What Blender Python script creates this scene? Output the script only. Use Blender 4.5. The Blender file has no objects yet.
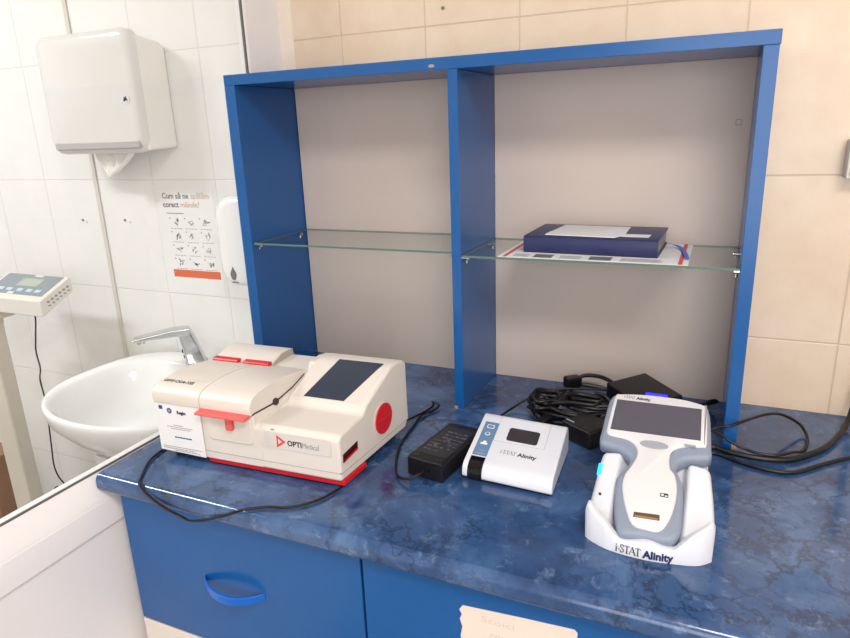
import bpy, bmesh, math, random
from mathutils import Vector, Matrix
random.seed(7)
C = bpy.context.scene.collection
sc = bpy.context.scene
PI = math.pi
WALL = 0.212          # front face of the tiled back wall
FLOOR = -0.86         # counter top is z = 0

# ------------------------------------------------------------------ materials
def srgb(r, g, b):
    f = lambda c: (c/255/12.92) if c <= 10 else (((c/255)+0.055)/1.055)**2.4
    return (f(r), f(g), f(b), 1)

def mat(name, col, rough=0.45, metal=0.0, spec=0.5, coat=0.0, emit=None, es=0.0, trans=0.0, ior=1.45, sss=0.0):
    m = bpy.data.materials.new(name); m.use_nodes = True
    b = m.node_tree.nodes['Principled BSDF']
    b.inputs['Base Color'].default_value = col if len(col) == 4 else (*col, 1)
    b.inputs['Roughness'].default_value = rough
    b.inputs['Metallic'].default_value = metal
    b.inputs['Specular IOR Level'].default_value = spec
    b.inputs['Coat Weight'].default_value = coat
    b.inputs['Transmission Weight'].default_value = trans
    b.inputs['IOR'].default_value = ior
    if emit:
        b.inputs['Emission Color'].default_value = emit
        b.inputs['Emission Strength'].default_value = es
    return m

def grain(m, scale=40, amount=0.06, bump=0.0, bscale=300):
    """fine uneven tone (and optional micro bump) over a plain material"""
    nt = m.node_tree; b = nt.nodes['Principled BSDF']
    col = tuple(b.inputs['Base Color'].default_value)
    tc = nt.nodes.new('ShaderNodeTexCoord'); n = nt.nodes.new('ShaderNodeTexNoise')
    n.inputs['Scale'].default_value = scale; n.inputs['Detail'].default_value = 4
    nt.links.new(tc.outputs['Object'], n.inputs['Vector'])
    mx = nt.nodes.new('ShaderNodeMix'); mx.data_type = 'RGBA'
    mx.inputs[6].default_value = tuple(c*(1-amount) for c in col[:3]) + (1,)
    mx.inputs[7].default_value = tuple(min(1, c*(1+amount)) for c in col[:3]) + (1,)
    nt.links.new(n.outputs['Fac'], mx.inputs[0]); nt.links.new(mx.outputs[2], b.inputs['Base Color'])
    if bump:
        n2 = nt.nodes.new('ShaderNodeTexNoise'); n2.inputs['Scale'].default_value = bscale
        nt.links.new(tc.outputs['Object'], n2.inputs['Vector'])
        bp = nt.nodes.new('ShaderNodeBump'); bp.inputs['Strength'].default_value = bump; bp.inputs['Distance'].default_value = 0.001
        nt.links.new(n2.outputs['Fac'], bp.inputs['Height']); nt.links.new(bp.outputs['Normal'], b.inputs['Normal'])
    return m

def N(nt, op, a, b=None, c=None):
    n = nt.nodes.new('ShaderNodeMath'); n.operation = op
    for i, v in enumerate((a, b, c)):
        if v is None: continue
        if isinstance(v, (int, float)): n.inputs[i].default_value = v
        else: nt.links.new(v, n.inputs[i])
    return n.outputs[0]

def tile_mat(name, col, col2, grout, x0, px, z0, pz, w=0.0022, rough=0.22, axis='X'):
    m = mat(name, col, rough); nt = m.node_tree; b = nt.nodes['Principled BSDF']
    tc = nt.nodes.new('ShaderNodeTexCoord'); s = nt.nodes.new('ShaderNodeSeparateXYZ')
    nt.links.new(tc.outputs['Object'], s.inputs[0])
    def line(o, o0, p):
        f = N(nt, 'FRACT', N(nt, 'ADD', N(nt, 'DIVIDE', N(nt, 'SUBTRACT', o, o0), p), 100.5))
        return N(nt, 'MULTIPLY', N(nt, 'ABSOLUTE', N(nt, 'SUBTRACT', f, 0.5)), p)
    d = N(nt, 'MINIMUM', line(s.outputs[axis], x0, px), line(s.outputs['Z'], z0, pz))
    mr = nt.nodes.new('ShaderNodeMapRange'); mr.interpolation_type = 'SMOOTHSTEP'
    mr.inputs[1].default_value = w*0.35; mr.inputs[2].default_value = w
    nt.links.new(d, mr.inputs[0])
    n = nt.nodes.new('ShaderNodeTexNoise'); n.inputs['Scale'].default_value = 9; n.inputs['Detail'].default_value = 5
    n.inputs['Roughness'].default_value = 0.65
    nt.links.new(tc.outputs['Object'], n.inputs['Vector'])
    cl = nt.nodes.new('ShaderNodeMix'); cl.data_type = 'RGBA'
    cl.inputs[6].default_value = col; cl.inputs[7].default_value = col2
    mr2 = nt.nodes.new('ShaderNodeMapRange'); mr2.inputs[1].default_value = .35; mr2.inputs[2].default_value = .68
    nt.links.new(n.outputs['Fac'], mr2.inputs[0]); nt.links.new(mr2.outputs[0], cl.inputs[0])
    mx = nt.nodes.new('ShaderNodeMix'); mx.data_type = 'RGBA'
    mx.inputs[6].default_value = grout
    nt.links.new(cl.outputs[2], mx.inputs[7]); nt.links.new(mr.outputs[0], mx.inputs[0])
    nt.links.new(mx.outputs[2], b.inputs['Base Color'])
    bp = nt.nodes.new('ShaderNodeBump'); bp.inputs['Strength'].default_value = 0.5; bp.inputs['Distance'].default_value = 0.0015
    nt.links.new(mr.outputs[0], bp.inputs['Height']); nt.links.new(bp.outputs['Normal'], b.inputs['Normal'])
    return m

def marble_mat():
    m = mat('blue_marble_laminate', (.05, .1, .2, 1), 0.13, spec=0.85); nt = m.node_tree; b = nt.nodes['Principled BSDF']
    tc = nt.nodes.new('ShaderNodeTexCoord')
    def noise(scale, det, rough=.6, dist=0.0, vec=None):
        n = nt.nodes.new('ShaderNodeTexNoise'); n.inputs['Scale'].default_value = scale
        n.inputs['Detail'].default_value = det; n.inputs['Roughness'].default_value = rough
        n.inputs['Distortion'].default_value = dist
        nt.links.new(vec or tc.outputs['Object'], n.inputs['Vector']); return n
    n1 = noise(7, 8, .68, .6)
    r1 = nt.nodes.new('ShaderNodeValToRGB'); e = r1.color_ramp.elements
    e[0].position = .30; e[0].color = MARB[0]
    e[1].position = .74; e[1].color = MARB[2]
    k = e.new(.5); k.color = MARB[1]
    nt.links.new(n1.outputs['Fac'], r1.inputs[0])
    # dark cracks: distorted voronoi edges of two sizes
    nd = noise(5, 6, .7)
    add = nt.nodes.new('ShaderNodeMix'); add.data_type = 'VECTOR'; add.inputs[0].default_value = .16
    nt.links.new(tc.outputs['Object'], add.inputs[4]); nt.links.new(nd.outputs['Color'], add.inputs[5])
    def crack(scale, w, mscale, lo, hi):
        v = nt.nodes.new('ShaderNodeTexVoronoi'); v.feature = 'DISTANCE_TO_EDGE'; v.inputs['Scale'].default_value = scale
        nt.links.new(add.outputs[1], v.inputs['Vector'])
        mr = nt.nodes.new('ShaderNodeMapRange'); mr.inputs[1].default_value = 0; mr.inputs[2].default_value = w
        mr.inputs[3].default_value = 1; mr.inputs[4].default_value = 0
        nt.links.new(v.outputs['Distance'], mr.inputs[0])
        nm = noise(mscale, 3); mk = nt.nodes.new('ShaderNodeMapRange')
        mk.inputs[1].default_value = lo; mk.inputs[2].default_value = hi
        nt.links.new(nm.outputs['Fac'], mk.inputs[0])
        return N(nt, 'MULTIPLY', mr.outputs[0], mk.outputs[0])
    ck = N(nt, 'MAXIMUM', crack(10, .05, 6, .38, .56), crack(24, .07, 9, .44, .62))
    ck = N(nt, 'MULTIPLY', ck, .62)
    mx = nt.nodes.new('ShaderNodeMix'); mx.data_type = 'RGBA'
    nt.links.new(ck, mx.inputs[0]); nt.links.new(r1.outputs[0], mx.inputs[6]); mx.inputs[7].default_value = MARB[3]
    # pale flecks
    n3 = noise(34, 5, .7, .4); mr3 = nt.nodes.new('ShaderNodeMapRange'); mr3.inputs[1].default_value = .58; mr3.inputs[2].default_value = .8
    mr3.inputs[4].default_value = .75
    nt.links.new(n3.outputs['Fac'], mr3.inputs[0])
    mx2 = nt.nodes.new('ShaderNodeMix'); mx2.data_type = 'RGBA'
    nt.links.new(mr3.outputs[0], mx2.inputs[0]); nt.links.new(mx.outputs[2], mx2.inputs[6]); mx2.inputs[7].default_value = MARB[4]
    nt.links.new(mx2.outputs[2], b.inputs['Base Color'])
    return m

def glass_mat(name, tint, gloss=0.08):
    """thin clear sheet: straight-through light plus a fresnel reflection"""
    m = bpy.data.materials.new(name); m.use_nodes = True; nt = m.node_tree; nt.nodes.clear()
    o = nt.nodes.new('ShaderNodeOutputMaterial'); t = nt.nodes.new('ShaderNodeBsdfTransparent'); g = nt.nodes.new('ShaderNodeBsdfGlossy')
    t.inputs[0].default_value = tint; g.inputs['Roughness'].default_value = .03
    f = nt.nodes.new('ShaderNodeFresnel'); f.inputs[0].default_value = 1.45
    ge = nt.nodes.new('ShaderNodeNewGeometry'); fac = N(nt, 'MULTIPLY', f.outputs[0], N(nt, 'SUBTRACT', 1.0, ge.outputs['Backfacing']))
    mx = nt.nodes.new('ShaderNodeMixShader')
    nt.links.new(fac, mx.inputs[0]); nt.links.new(t.outputs[0], mx.inputs[1]); nt.links.new(g.outputs[0], mx.inputs[2])
    nt.links.new(mx.outputs[0], o.inputs[0]); return m

MARB = [srgb(31, 55, 95), srgb(50, 81, 126), srgb(88, 118, 160), srgb(14, 22, 44), srgb(130, 156, 192)]
M = dict(
    marble=marble_mat(),
    blue=grain(mat('blue_laminate', srgb(18, 86, 152), .22, spec=.55), 30, .04),
    blue_handle=mat('blue_plastic', srgb(16, 98, 196), .22),
    white_lam=grain(mat('white_laminate', srgb(232, 222, 212), .5), 20, .02),
    back=grain(mat('grey_white_board', srgb(206, 192, 183), .5), 12, .02),
    tile_r=tile_mat('beige_tile', srgb(230, 210, 188), srgb(222, 198, 172), srgb(208, 186, 162), .1515, .2013, .442, .3035),
    tile_l=tile_mat('white_tile', srgb(238, 237, 235), srgb(235, 233, 230), srgb(224, 222, 218), -.2526, .2155, .437, .3145),
    tile_s=tile_mat('white_tile_side', srgb(238, 237, 235), srgb(235, 233, 230), srgb(218, 215, 210), 0, .2155, .437, .3145, axis='Y'),
    paint=grain(mat('wall_paint', srgb(236, 228, 218), .7), 6, .02),
    trim_paint=grain(mat('plaster_strip', srgb(236, 222, 206), .5), 20, .02),
    floor=grain(mat('floor_vinyl', srgb(150, 140, 130), .5), 14, .1),
    ceiling=grain(mat('ceiling_paint', srgb(245, 243, 240), .8), 6, .01),
    pvc=grain(mat('white_pvc', srgb(238, 235, 236), .3), 15, .01),
    rubber=mat('dark_gasket', srgb(104, 100, 96), .5),
    glass=glass_mat('window_glass', (.985, .99, .985, 1)),
    shelf_glass=glass_mat('shelf_glass', (.93, .96, .945, 1)),
    glass_edge=mat('green_glass_edge', srgb(84, 114, 106), .15, spec=.8),
    chrome=mat('chrome', srgb(205, 206, 207), .12, metal=1),
    steel=mat('brushed_steel', srgb(150, 145, 140), .35, metal=1),
    cream=grain(mat('cream_plastic', srgb(222, 214, 206), .36), 25, .015, .05, 500),
    cream2=grain(mat('cream_plastic_lid', srgb(221, 213, 203), .34), 25, .015, .05, 500),
    red=mat('red_plastic', srgb(206, 32, 40), .3),
    red_soft=mat('translucent_red_plastic', srgb(226, 96, 92), .3),
    dark_red=mat('dark_red_slot', srgb(70, 8, 12), .4),
    seam=mat('dark_seam', srgb(52, 44, 42), .6),
    seam_soft=mat('soft_seam', srgb(176, 166, 158), .6),
    screen=mat('screen_glass', srgb(44, 54, 72), .08, spec=.7),
    poster_ink=mat('poster_ink', srgb(150, 148, 148), .6),
    label_grey=mat('label_grey', srgb(214, 208, 203), .35),
    ink=mat('ink', srgb(42, 40, 46), .5),
    ink_grey=mat('grey_ink', srgb(120, 116, 116), .5),
    ink_navy=mat('navy_ink', srgb(38, 40, 96), .5),
    ink_red=mat('red_ink', srgb(216, 70, 70), .5),
    ink_orange=mat('orange_ink', srgb(222, 106, 74), .5),
    note_ink=mat('faint_pencil', srgb(206, 186, 172), .6),
    ink_tan=mat('tan_ink', srgb(196, 160, 138), .5),
    ink_blue=mat('blue_ink', srgb(60, 70, 150), .5),
    paper=grain(mat('paper', srgb(234, 233, 233), .7), 30, .015),
    paper_warm=grain(mat('paper_warm', srgb(226, 212, 200), .7), 30, .02),
    black=grain(mat('black_plastic', srgb(19, 17, 21), .38), 60, .1),
    black_gloss=mat('black_gloss', srgb(14, 14, 18), .1),
    black_rubber=mat('black_cable', srgb(15, 14, 17), .45),
    brick_label=mat('adapter_label', srgb(40, 40, 46), .4),
    print_and_glint=mat('pale_print_and_glint', srgb(150, 154, 164), .4),
    brick_print=mat('worn_print', srgb(92, 92, 100), .4),
    white=grain(mat('white_plastic', srgb(221, 223, 231), .3), 25, .01),
    white2=grain(mat('white_plastic_warm', srgb(219, 217, 219), .32), 25, .01),
    gap=mat('grey_gap', srgb(176, 174, 182), .5),
    slate=mat('blue_grey_film', srgb(104, 134, 170), .35),
    icon=mat('white_icon', srgb(235, 240, 246), .4),
    window_dark=mat('smoky_window', srgb(62, 54, 58), .12, spec=.6),
    rubber_grey=grain(mat('blue_grey_rubber', srgb(134, 144, 162), .5), 25, .02),
    oval=mat('grey_button', srgb(158, 160, 170), .45),
    lcd=mat('dark_lcd', srgb(94, 90, 100), .1, spec=.7),
    brass=mat('brass_contact', srgb(168, 132, 92), .4, metal=.3),
    slot=mat('slot_dark', srgb(96, 72, 52), .5),
    led_cyan=mat('cyan_led', srgb(40, 150, 255), .3, emit=srgb(30, 160, 255), es=2.2),
    led_blue=mat('blue_led', srgb(40, 40, 255), .3, emit=srgb(40, 30, 255), es=3.5),
    navy=grain(mat('navy_cover', srgb(36, 44, 88), .36), 60, .08, .1, 400),
    pages=mat('page_block', srgb(170, 160, 152), .8),
    ribbon=mat('blue_ribbon', srgb(24, 92, 198), .4),
    ceramic=mat('white_ceramic', srgb(243, 243, 242), .1, spec=.6),
    dispenser_front=mat('grey_white_cover', srgb(226, 224, 221), .14),
    dispenser_side=mat('white_housing', srgb(242, 238, 232), .35),
    dispenser_dark=mat('grey_strip', srgb(182, 180, 178), .3),
    tissue=grain(mat('tissue_paper', srgb(244, 242, 238), .9), 40, .03),
    scale_grey=mat('scale_body', srgb(226, 222, 214), .4),
    scale_panel=mat('scale_panel', srgb(140, 148, 156), .4),
    scale_lcd=mat('scale_lcd', srgb(176, 184, 168), .2),
    column=grain(mat('column_paint', srgb(214, 206, 192), .45), 15, .02),
    scale_key=mat('scale_key', srgb(190, 214, 228), .4),
    trim=mat('tile_trim', srgb(214, 208, 198), .4),
    chip=grain(mat('bare_chipboard', srgb(170, 146, 130), .6), 18, .1),
    wood=grain(mat('brown_wood', srgb(150, 112, 84), .5), 18, .15),
    lamp=mat('lamp_diffuser', (1, 1, 1, 1), .5, emit=(1, .95, .88, 1), es=1.0),
    lamp_l=mat('lamp_diffuser_cool', (1, 1, 1, 1), .5, emit=(1, .97, .92, 1), es=1.0),
)

# ------------------------------------------------------------------ builders
ORG = {}
def setp(o, label=None, cat=None, group=None, kind=None):
    if label: o['label'] = label
    if cat: o['category'] = cat
    if group: o['group'] = group
    if kind: o['kind'] = kind
    return o

def empty(name, loc, label, cat, group=None):
    o = bpy.data.objects.new(name, None); o.empty_display_size = .03; C.objects.link(o)
    o.location = loc; ORG[o] = Vector(loc)
    return setp(o, label, cat, group)

def obj(name, bm, m, parent=None, bevel=0.0, seg=2, T=None, origin=None, sharp=32, label=None, smooth=True):
    """one mesh object; bm is in world coordinates (after T)"""
    if T is not None: bm.transform(T)
    if parent is not None: org = ORG[parent]
    else:
        if origin is None:
            xs = [v.co for v in bm.verts]
            mn = Vector([min(c[i] for c in xs) for i in range(3)]); mxx = Vector([max(c[i] for c in xs) for i in range(3)])
            origin = Vector(((mn.x+mxx.x)/2, (mn.y+mxx.y)/2, mn.z))
        org = Vector(origin)
    bm.transform(Matrix.Translation(-org))
    bmesh.ops.remove_doubles(bm, verts=bm.verts, dist=1e-6)
    bmesh.ops.recalc_face_normals(bm, faces=bm.faces)
    me = bpy.data.meshes.new(name); bm.to_mesh(me); bm.free()
    mats = m if isinstance(m, (list, tuple)) else [m]
    for k in mats: me.materials.append(M[k])
    o = bpy.data.objects.new(name, me); C.objects.link(o)
    if smooth:
        for p in me.polygons: p.use_smooth = True
        me.set_sharp_from_angle(angle=math.radians(sharp))
    if parent is not None:
        o.parent = parent; ORG[o] = org
    else:
        o.location = org; ORG[o] = org
    if bevel:
        b = o.modifiers.new('bevel', 'BEVEL'); b.width = bevel; b.segments = seg; b.limit_method = 'ANGLE'
        b.angle_limit = math.radians(28); b.harden_normals = True
    if label: o['label'] = label
    return o
# a child of a child: its world origin is the same as its root's, local location zero
def B(): return bmesh.new()

def box(bm, x0, x1, y0, y1, z0, z1):
    v = [bm.verts.new(p) for p in ((x0,y0,z0),(x1,y0,z0),(x1,y1,z0),(x0,y1,z0),(x0,y0,z1),(x1,y0,z1),(x1,y1,z1),(x0,y1,z1))]
    for f in ((0,3,2,1),(4,5,6,7),(0,1,5,4),(1,2,6,5),(2,3,7,6),(3,0,4,7)): bm.faces.new([v[i] for i in f])
    return bm

def prism(bm, pts, a0, a1, axis='x'):
    """polygon pts extruded from a0 to a1: axis x -> pts (y,z); y -> (x,z); z -> (x,y)"""
    def P(p, a):
        return {'x': (a, p[0], p[1]), 'y': (p[0], a, p[1]), 'z': (p[0], p[1], a)}[axis]
    A = [bm.verts.new(P(p, a0)) for p in pts]; Bv = [bm.verts.new(P(p, a1)) for p in pts]; n = len(pts)
    bm.faces.new(A[::-1]); bm.faces.new(Bv)
    for i in range(n): bm.faces.new((A[i], A[(i+1) % n], Bv[(i+1) % n], Bv[i]))
    return bm

def spline(pts, n=8, closed=False):
    P = [Vector(p) for p in pts]; out = []; L = len(P)
    rng = range(L if closed else L-1)
    for i in rng:
        g = lambda k: P[k % L] if closed else P[max(0, min(L-1, k))]
        p0, p1, p2, p3 = g(i-1), g(i), g(i+1), g(i+2)
        for s in range(n):
            t = s/n
            out.append(.5*((2*p1)+(-p0+p2)*t+(2*p0-5*p1+4*p2-p3)*t*t+(-p0+3*p1-3*p2+p3)*t**3))
    if not closed: out.append(P[-1])
    return out

def tube(bm, pts, r, sides=8, n=8, smooth=True, closed=False):
    path = spline(pts, n, closed) if smooth else [Vector(p) for p in pts]
    rings = []; up = Vector((0.13, .21, .97))
    L = len(path)
    for i, p in enumerate(path):
        if closed: d = path[(i+1) % L]-path[i-1]
        else: d = path[min(i+1, L-1)]-path[max(i-1, 0)]
        d.normalize(); a = d.cross(up)
        if a.length < 1e-4: a = d.cross(Vector((1, 0, 0)))
        a.normalize(); b = a.cross(d)
        rr = r[i*len(r)//L] if isinstance(r, (list, tuple)) else r
        rings.append([bm.verts.new(p+rr*(math.cos(t)*a+math.sin(t)*b)) for t in [2*PI*k/sides for k in range(sides)]])
    for i in range(L if closed else L-1):
        q = rings[(i+1) % L]
        for k in range(sides): bm.faces.new((rings[i][k], rings[i][(k+1) % sides], q[(k+1) % sides], q[k]))
    if not closed:
        bm.faces.new(rings[0][::-1]); bm.faces.new(rings[-1])
    return bm

def cyl(bm, c, axis, r, h, sides=24, r2=None):
    """cylinder from c along unit axis"""
    d = Vector(axis).normalized(); a = d.orthogonal().normalized(); b = d.cross(a); c = Vector(c)
    A = [bm.verts.new(c+r*(math.cos(t)*a+math.sin(t)*b)) for t in [2*PI*k/sides for k in range(sides)]]
    r2 = r if r2 is None else r2
    D = [bm.verts.new(c+d*h+r2*(math.cos(t)*a+math.sin(t)*b)) for t in [2*PI*k/sides for k in range(sides)]]
    bm.faces.new(A[::-1]); bm.faces.new(D)
    for k in range(sides): bm.faces.new((A[k], A[(k+1) % sides], D[(k+1) % sides], D[k]))
    return bm

def loft(bm, rings, cap0=True, cap1=True):
    V = [[bm.verts.new(p) for p in r] for r in rings]; n = len(V[0])
    for i in range(len(V)-1):
        for k in range(n): bm.faces.new((V[i][k], V[i][(k+1) % n], V[i+1][(k+1) % n], V[i+1][k]))
    if cap0: bm.faces.new(V[0][::-1])
    if cap1: bm.faces.new(V[-1])
    return bm

def rrect(x0, x1, y0, y1, r, n=5):
    out = []
    for cx, cy, a in ((x1-r, y0+r, -PI/2), (x1-r, y1-r, 0), (x0+r, y1-r, PI/2), (x0+r, y0+r, PI)):
        for k in range(n+1):
            t = a+PI/2*k/n; out.append((cx+r*math.cos(t), cy+r*math.sin(t)))
    return out

def basis(o, x, y):
    """matrix taking local (u,v,w) to world with u along x, v along y, w along their normal"""
    x = Vector(x).normalized(); y = Vector(y).normalized(); z = x.cross(y).normalized()
    m = Matrix((x, y, z)).transposed().to_4x4(); m.translation = Vector(o); return m

def text_bm(s, size, bold=0.0, sx=1.0, align='LEFT', depth=0.0002, shear=0.0):
    cu = bpy.data.curves.new('lettering', 'FONT'); cu.body = s; cu.size = size; cu.offset = bold; cu.extrude = depth
    cu.align_x = align; cu.resolution_u = 3; cu.shear = shear
    o = bpy.data.objects.new('lettering', cu); C.objects.link(o)
    dg = bpy.context.evaluated_depsgraph_get(); dg.update()
    me = o.evaluated_get(dg).to_mesh(); bm = B(); bm.from_mesh(me); o.evaluated_get(dg).to_mesh_clear()
    bpy.data.objects.remove(o); bpy.data.curves.remove(cu)
    bm.transform(Matrix.Diagonal((sx, 1, 1, 1))); return bm

def fit_text(s_, x0, y0, width, height, bold=0.0, depth=.0002, z=0.0):
    """lettering whose capitals are `height` tall and which spans `width`"""
    bm = text_bm(s_, 1.0, bold/height*.7, 1.0, depth=depth/height*.7)
    xs = [v.co.x for v in bm.verts]; a, b = min(xs), max(xs)
    k = height/.7
    bm.transform(Matrix.Translation((x0, y0, z)) @ Matrix.Diagonal((width/(b-a), k, k, 1)) @ Matrix.Translation((-a, 0, 0))); return bm

def serif_text(x0, y0, width, height, z=0.0, d=.0002):
    """the serif word i-STAT drawn stroke by stroke"""
    bm = B()
    def st(pts, w):
        for (ax, ay), (bx, by) in zip(pts, pts[1:]):
            v = Vector((bx-ax, by-ay)); n_ = Vector((-v.y, v.x)).normalized()*w/2; e = v.normalized()*w*.18
            p = [Vector((ax, ay))-e-n_, Vector((bx, by))+e-n_, Vector((bx, by))+e+n_, Vector((ax, ay))-e+n_]
            prism(bm, [tuple(q) for q in p], 0, d, 'z')
    W, t_ = .13, .06
    def tee(x):
        st([(x, 0), (x, .96)], W); st([(x-.27, .97), (x+.27, .97)], t_); st([(x-.15, .02), (x+.15, .02)], .045)
        st([(x-.27, .80), (x-.25, .98)], .05); st([(x+.27, .80), (x+.25, .98)], .05)
    st([(.12, 0), (.12, .62)], W); st([(.0, .02), (.24, .02)], .045); st([(.03, .61), (.12, .61)], .045)
    st([(.055, .86), (.185, .86)], .12)
    st([(.32, .34), (.52, .34)], .08)
    S = [(v.x, v.y) for v in spline([(1.0, .78, 0), (.93, .95, 0), (.78, .98, 0), (.65, .88, 0), (.66, .70, 0), (.82, .54, 0), (.99, .38, 0), (1.02, .18, 0), (.9, .04, 0), (.74, .02, 0), (.63, .12, 0), (.6, .26, 0)], 4)]
    st(S, .095); st([(1.0, .74), (1.0, .98)], .05); st([(.605, .02), (.605, .28)], .05)
    tee(1.42)
    st([(1.72, 0), (2.06, .99)], .06); st([(2.06, .99), (2.42, 0)], .14); st([(1.84, .34), (2.28, .34)], .05)
    st([(1.62, .02), (1.84, .02)], .045); st([(2.28, .02), (2.54, .02)], .045)
    tee(2.74)
    bm.transform(Matrix.Translation((x0, y0, z)) @ Matrix.Diagonal((width/3.02, height, 1, 1))); return bm

def joinbm(*bms):
    out = B()
    for b in bms:
        me = bpy.data.meshes.new('tmp'); b.to_mesh(me); b.free(); out.from_mesh(me); bpy.data.meshes.remove(me)
    return out
def moved(bm, T): bm.transform(T); return bm
def bar2(bm, x0, x1, y0, y1, w=.0003): return box(bm, x0, x1, y0, y1, 0, w)

# ------------------------------------------------------------------ setting
def struct(name, bm, m, parent=None, **k): 
    o = obj(name, bm, m, parent, **k)
    if parent is None: o['kind'] = 'structure'
    return o
RX, RY, LX, CEIL = 2.7, -2.7, -2.3, 1.72
struct('floor', box(B(), LX-.1, RX+.1, RY-.1, WALL+.12, FLOOR-.1, FLOOR), 'floor', origin=(0,0,0))
struct('ceiling', box(B(), LX-.1, RX+.1, RY-.1, WALL+.12, CEIL, CEIL+.1), 'ceiling', origin=(0,0,0))
struct('wall_back', box(B(), .0265, RX, WALL, WALL+.12, FLOOR, CEIL), 'tile_r', origin=(0,0,0), smooth=False)
struct('wall_back_sinkroom', box(B(), LX, -.0105, WALL, WALL+.12, FLOOR, CEIL), 'tile_l', origin=(0,0,0), smooth=False)
struct('trim_2', box(B(), -.0105, .0265, WALL+.0003, WALL+.12, FLOOR, CEIL), 'trim_paint', origin=(0,0,0))
struct('wall_left', box(B(), LX-.1, LX, RY, WALL+.12, FLOOR, CEIL), 'tile_s', origin=(0,0,0), smooth=False)
struct('wall_right', box(B(), RX, RX+.1, RY, WALL+.12, FLOOR, CEIL), 'paint', origin=(0,0,0))
struct('wall_front', box(B(), LX-.1, RX+.1, RY-.1, RY, FLOOR, CEIL), 'paint', origin=(0,0,0))
# glazed partition between the two rooms (frame, gasket, glass, lower panel)
w = bpy.data.objects.new('window_1', None); C.objects.link(w); w.location = (-.02, -.6, FLOOR); ORG[w] = Vector(w.location); w['kind'] = 'structure'
PY0 = RY
bm = B()
prism(bm, [(-.030, -.06), (-.030, -.006), (-.0155, -.0085), (-.006, -.016), (.004, -.0335), (.0105, -.042), (.013, -.0505), (.0142, -.0512), (.0145, -.052), (.0145, -.1), (.006, -.1), (.006, -.14), (-.030, -.14)], PY0, WALL, 'y')
obj('sill', bm, 'pvc', w, bevel=.0025, seg=2)
obj('lower_panel', box(B(), -.03, .0085, PY0, WALL, FLOOR, -.1), 'pvc', w)
# the jamb against the back wall, rounded towards this room
jam = [(-.03, .091), (-.0155, .091), (-.013, .0925), (-.0112, .096), (-.0105, .101), (-.0105, WALL), (-.03, WALL)]
bm = B(); prism(bm, jam, -.009, CEIL, 'z'); obj('jamb', bm, 'pvc', w)
bm = B(); box(bm, -.0165, -.0135, PY0, .091, -.0095, -.0062); box(bm, -.0165, -.0125, .0865, .0915, -.0062, CEIL)
obj('gasket', bm, 'rubber', w)
obj('glass_pane', box(B(), -.0215, -.0165, PY0, .095, -.012, CEIL), 'glass', w, smooth=False)
bm = B(); box(bm, -.70, -.675, WALL-.006, WALL, FLOOR, CEIL)
struct('trim_1', box(B(), -.691, -.676, WALL-.0045, WALL, FLOOR, CEIL), 'trim', bevel=.002); bm.free()

# ------------------------------------------------------------------ cabinets and worktop
CT = -.034
bm = B()
prof = [(-.4465-.0115*math.sin(a), CT+.0115-.0115*math.cos(a)) for a in [PI/2*k/6 for k in range(7)]]+[(-.444-.014*math.cos(a), -.014+.014*math.sin(a)) for a in [PI/2*k/8 for k in range(9)]]+[(WALL, 0), (WALL, CT)]
prism(bm, prof, .005, 1.7, 'x')
obj('worktop', bm, 'marble', sharp=25)
wt = C.objects['worktop']; setp(wt, 'blue marbled laminate worktop with rounded front edge on the blue cabinets', 'worktop')

def cabinet(x0, x1, label, fronts):
    t = empty('base_cabinet', ((x0+x1)/2, -.1, FLOOR), label, 'cabinet')
    obj('body', box(B(), x0+.002, x1-.002, -.42, .2, FLOOR+.08, CT-.0005), 'white_lam', t)
    obj('plinth', box(B(), x0+.01, x1-.01, -.37, .19, FLOOR, FLOOR+.08), 'white_lam', t)
    for nm, z0, z1, m, handle in fronts:
        f = obj(nm, box(B(), x0+.0015, x1-.0015, -.44, -.4205, z0, z1), m, t, bevel=.0012)
        if handle:
            hx, hz = handle; bm = B()
            n = 14; top = []; 
            rings = []
            for i in range(n+1):
                s = i/n*2-1; x = hx+.062*s
                out = .001+.027*(1-s*s)**.85; zc = hz-.004*(1-s*s)
                th = .0065-.002*abs(s); hh = .0075-.0015*s*s
                y = -.4395-out
                rings.append([(x, y-th/2+.001, zc-hh), (x, y+th/2, zc-hh), (x, y+th/2, zc+hh), (x, y-th/2+.001, zc+hh)])
            loft(bm, rings)
            obj('handle', bm, 'blue_handle', f, bevel=.002)
    return t
cabinet(.0335, .5115, 'blue-fronted cabinet with a bow handle next to the white partition', [('drawer_front', -.296, -.041, 'blue', (.2665, -.163)), ('lower_drawer_front', -.54, -.299, 'white_lam', None), ('bottom_drawer_front', FLOOR+.085, -.543, 'white_lam', None)])
cabinet(.5125, 1.05, 'blue-fronted cabinet with a handwritten paper note taped to it', [('door', FLOOR+.085, -.041, 'blue', None)])
cabinet(1.051, 1.69, 'blue-fronted cabinet at the right end of the worktop', [('door', FLOOR+.085, -.041, 'blue', None)])
# paper note on the second cabinet
pt = empty('paper_note', (.745, -.441, -.18), 'torn-edged white paper note with faint handwriting taped to the blue cabinet front', 'note')
pts = [(.668, -.073), (.663, -.081), (.6665, -.088), (.6635, -.096), (.667, -.108), (.664, -.124), (.667, -.14), (.665, -.19), (.82, -.185), (.822, -.067), (.818, -.063), (.75, -.067)]
obj('sheet', prism(B(), pts, -.4408, -.4402, 'y'), 'paper_warm', pt, smooth=False)
bm = joinbm(moved(text_bm('Scoici', .0135, -.0002, 1.5), basis((.694, -.4409, -.0905), (1, 0, -.0), (0, 0, 1))),
            moved(text_bm('reactivi', .0125, -.0002, 1.4), basis((.706, -.4409, -.112), (1, 0, 0), (0, 0, 1))))
obj('handwriting', bm, 'note_ink', pt, smooth=False)

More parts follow.
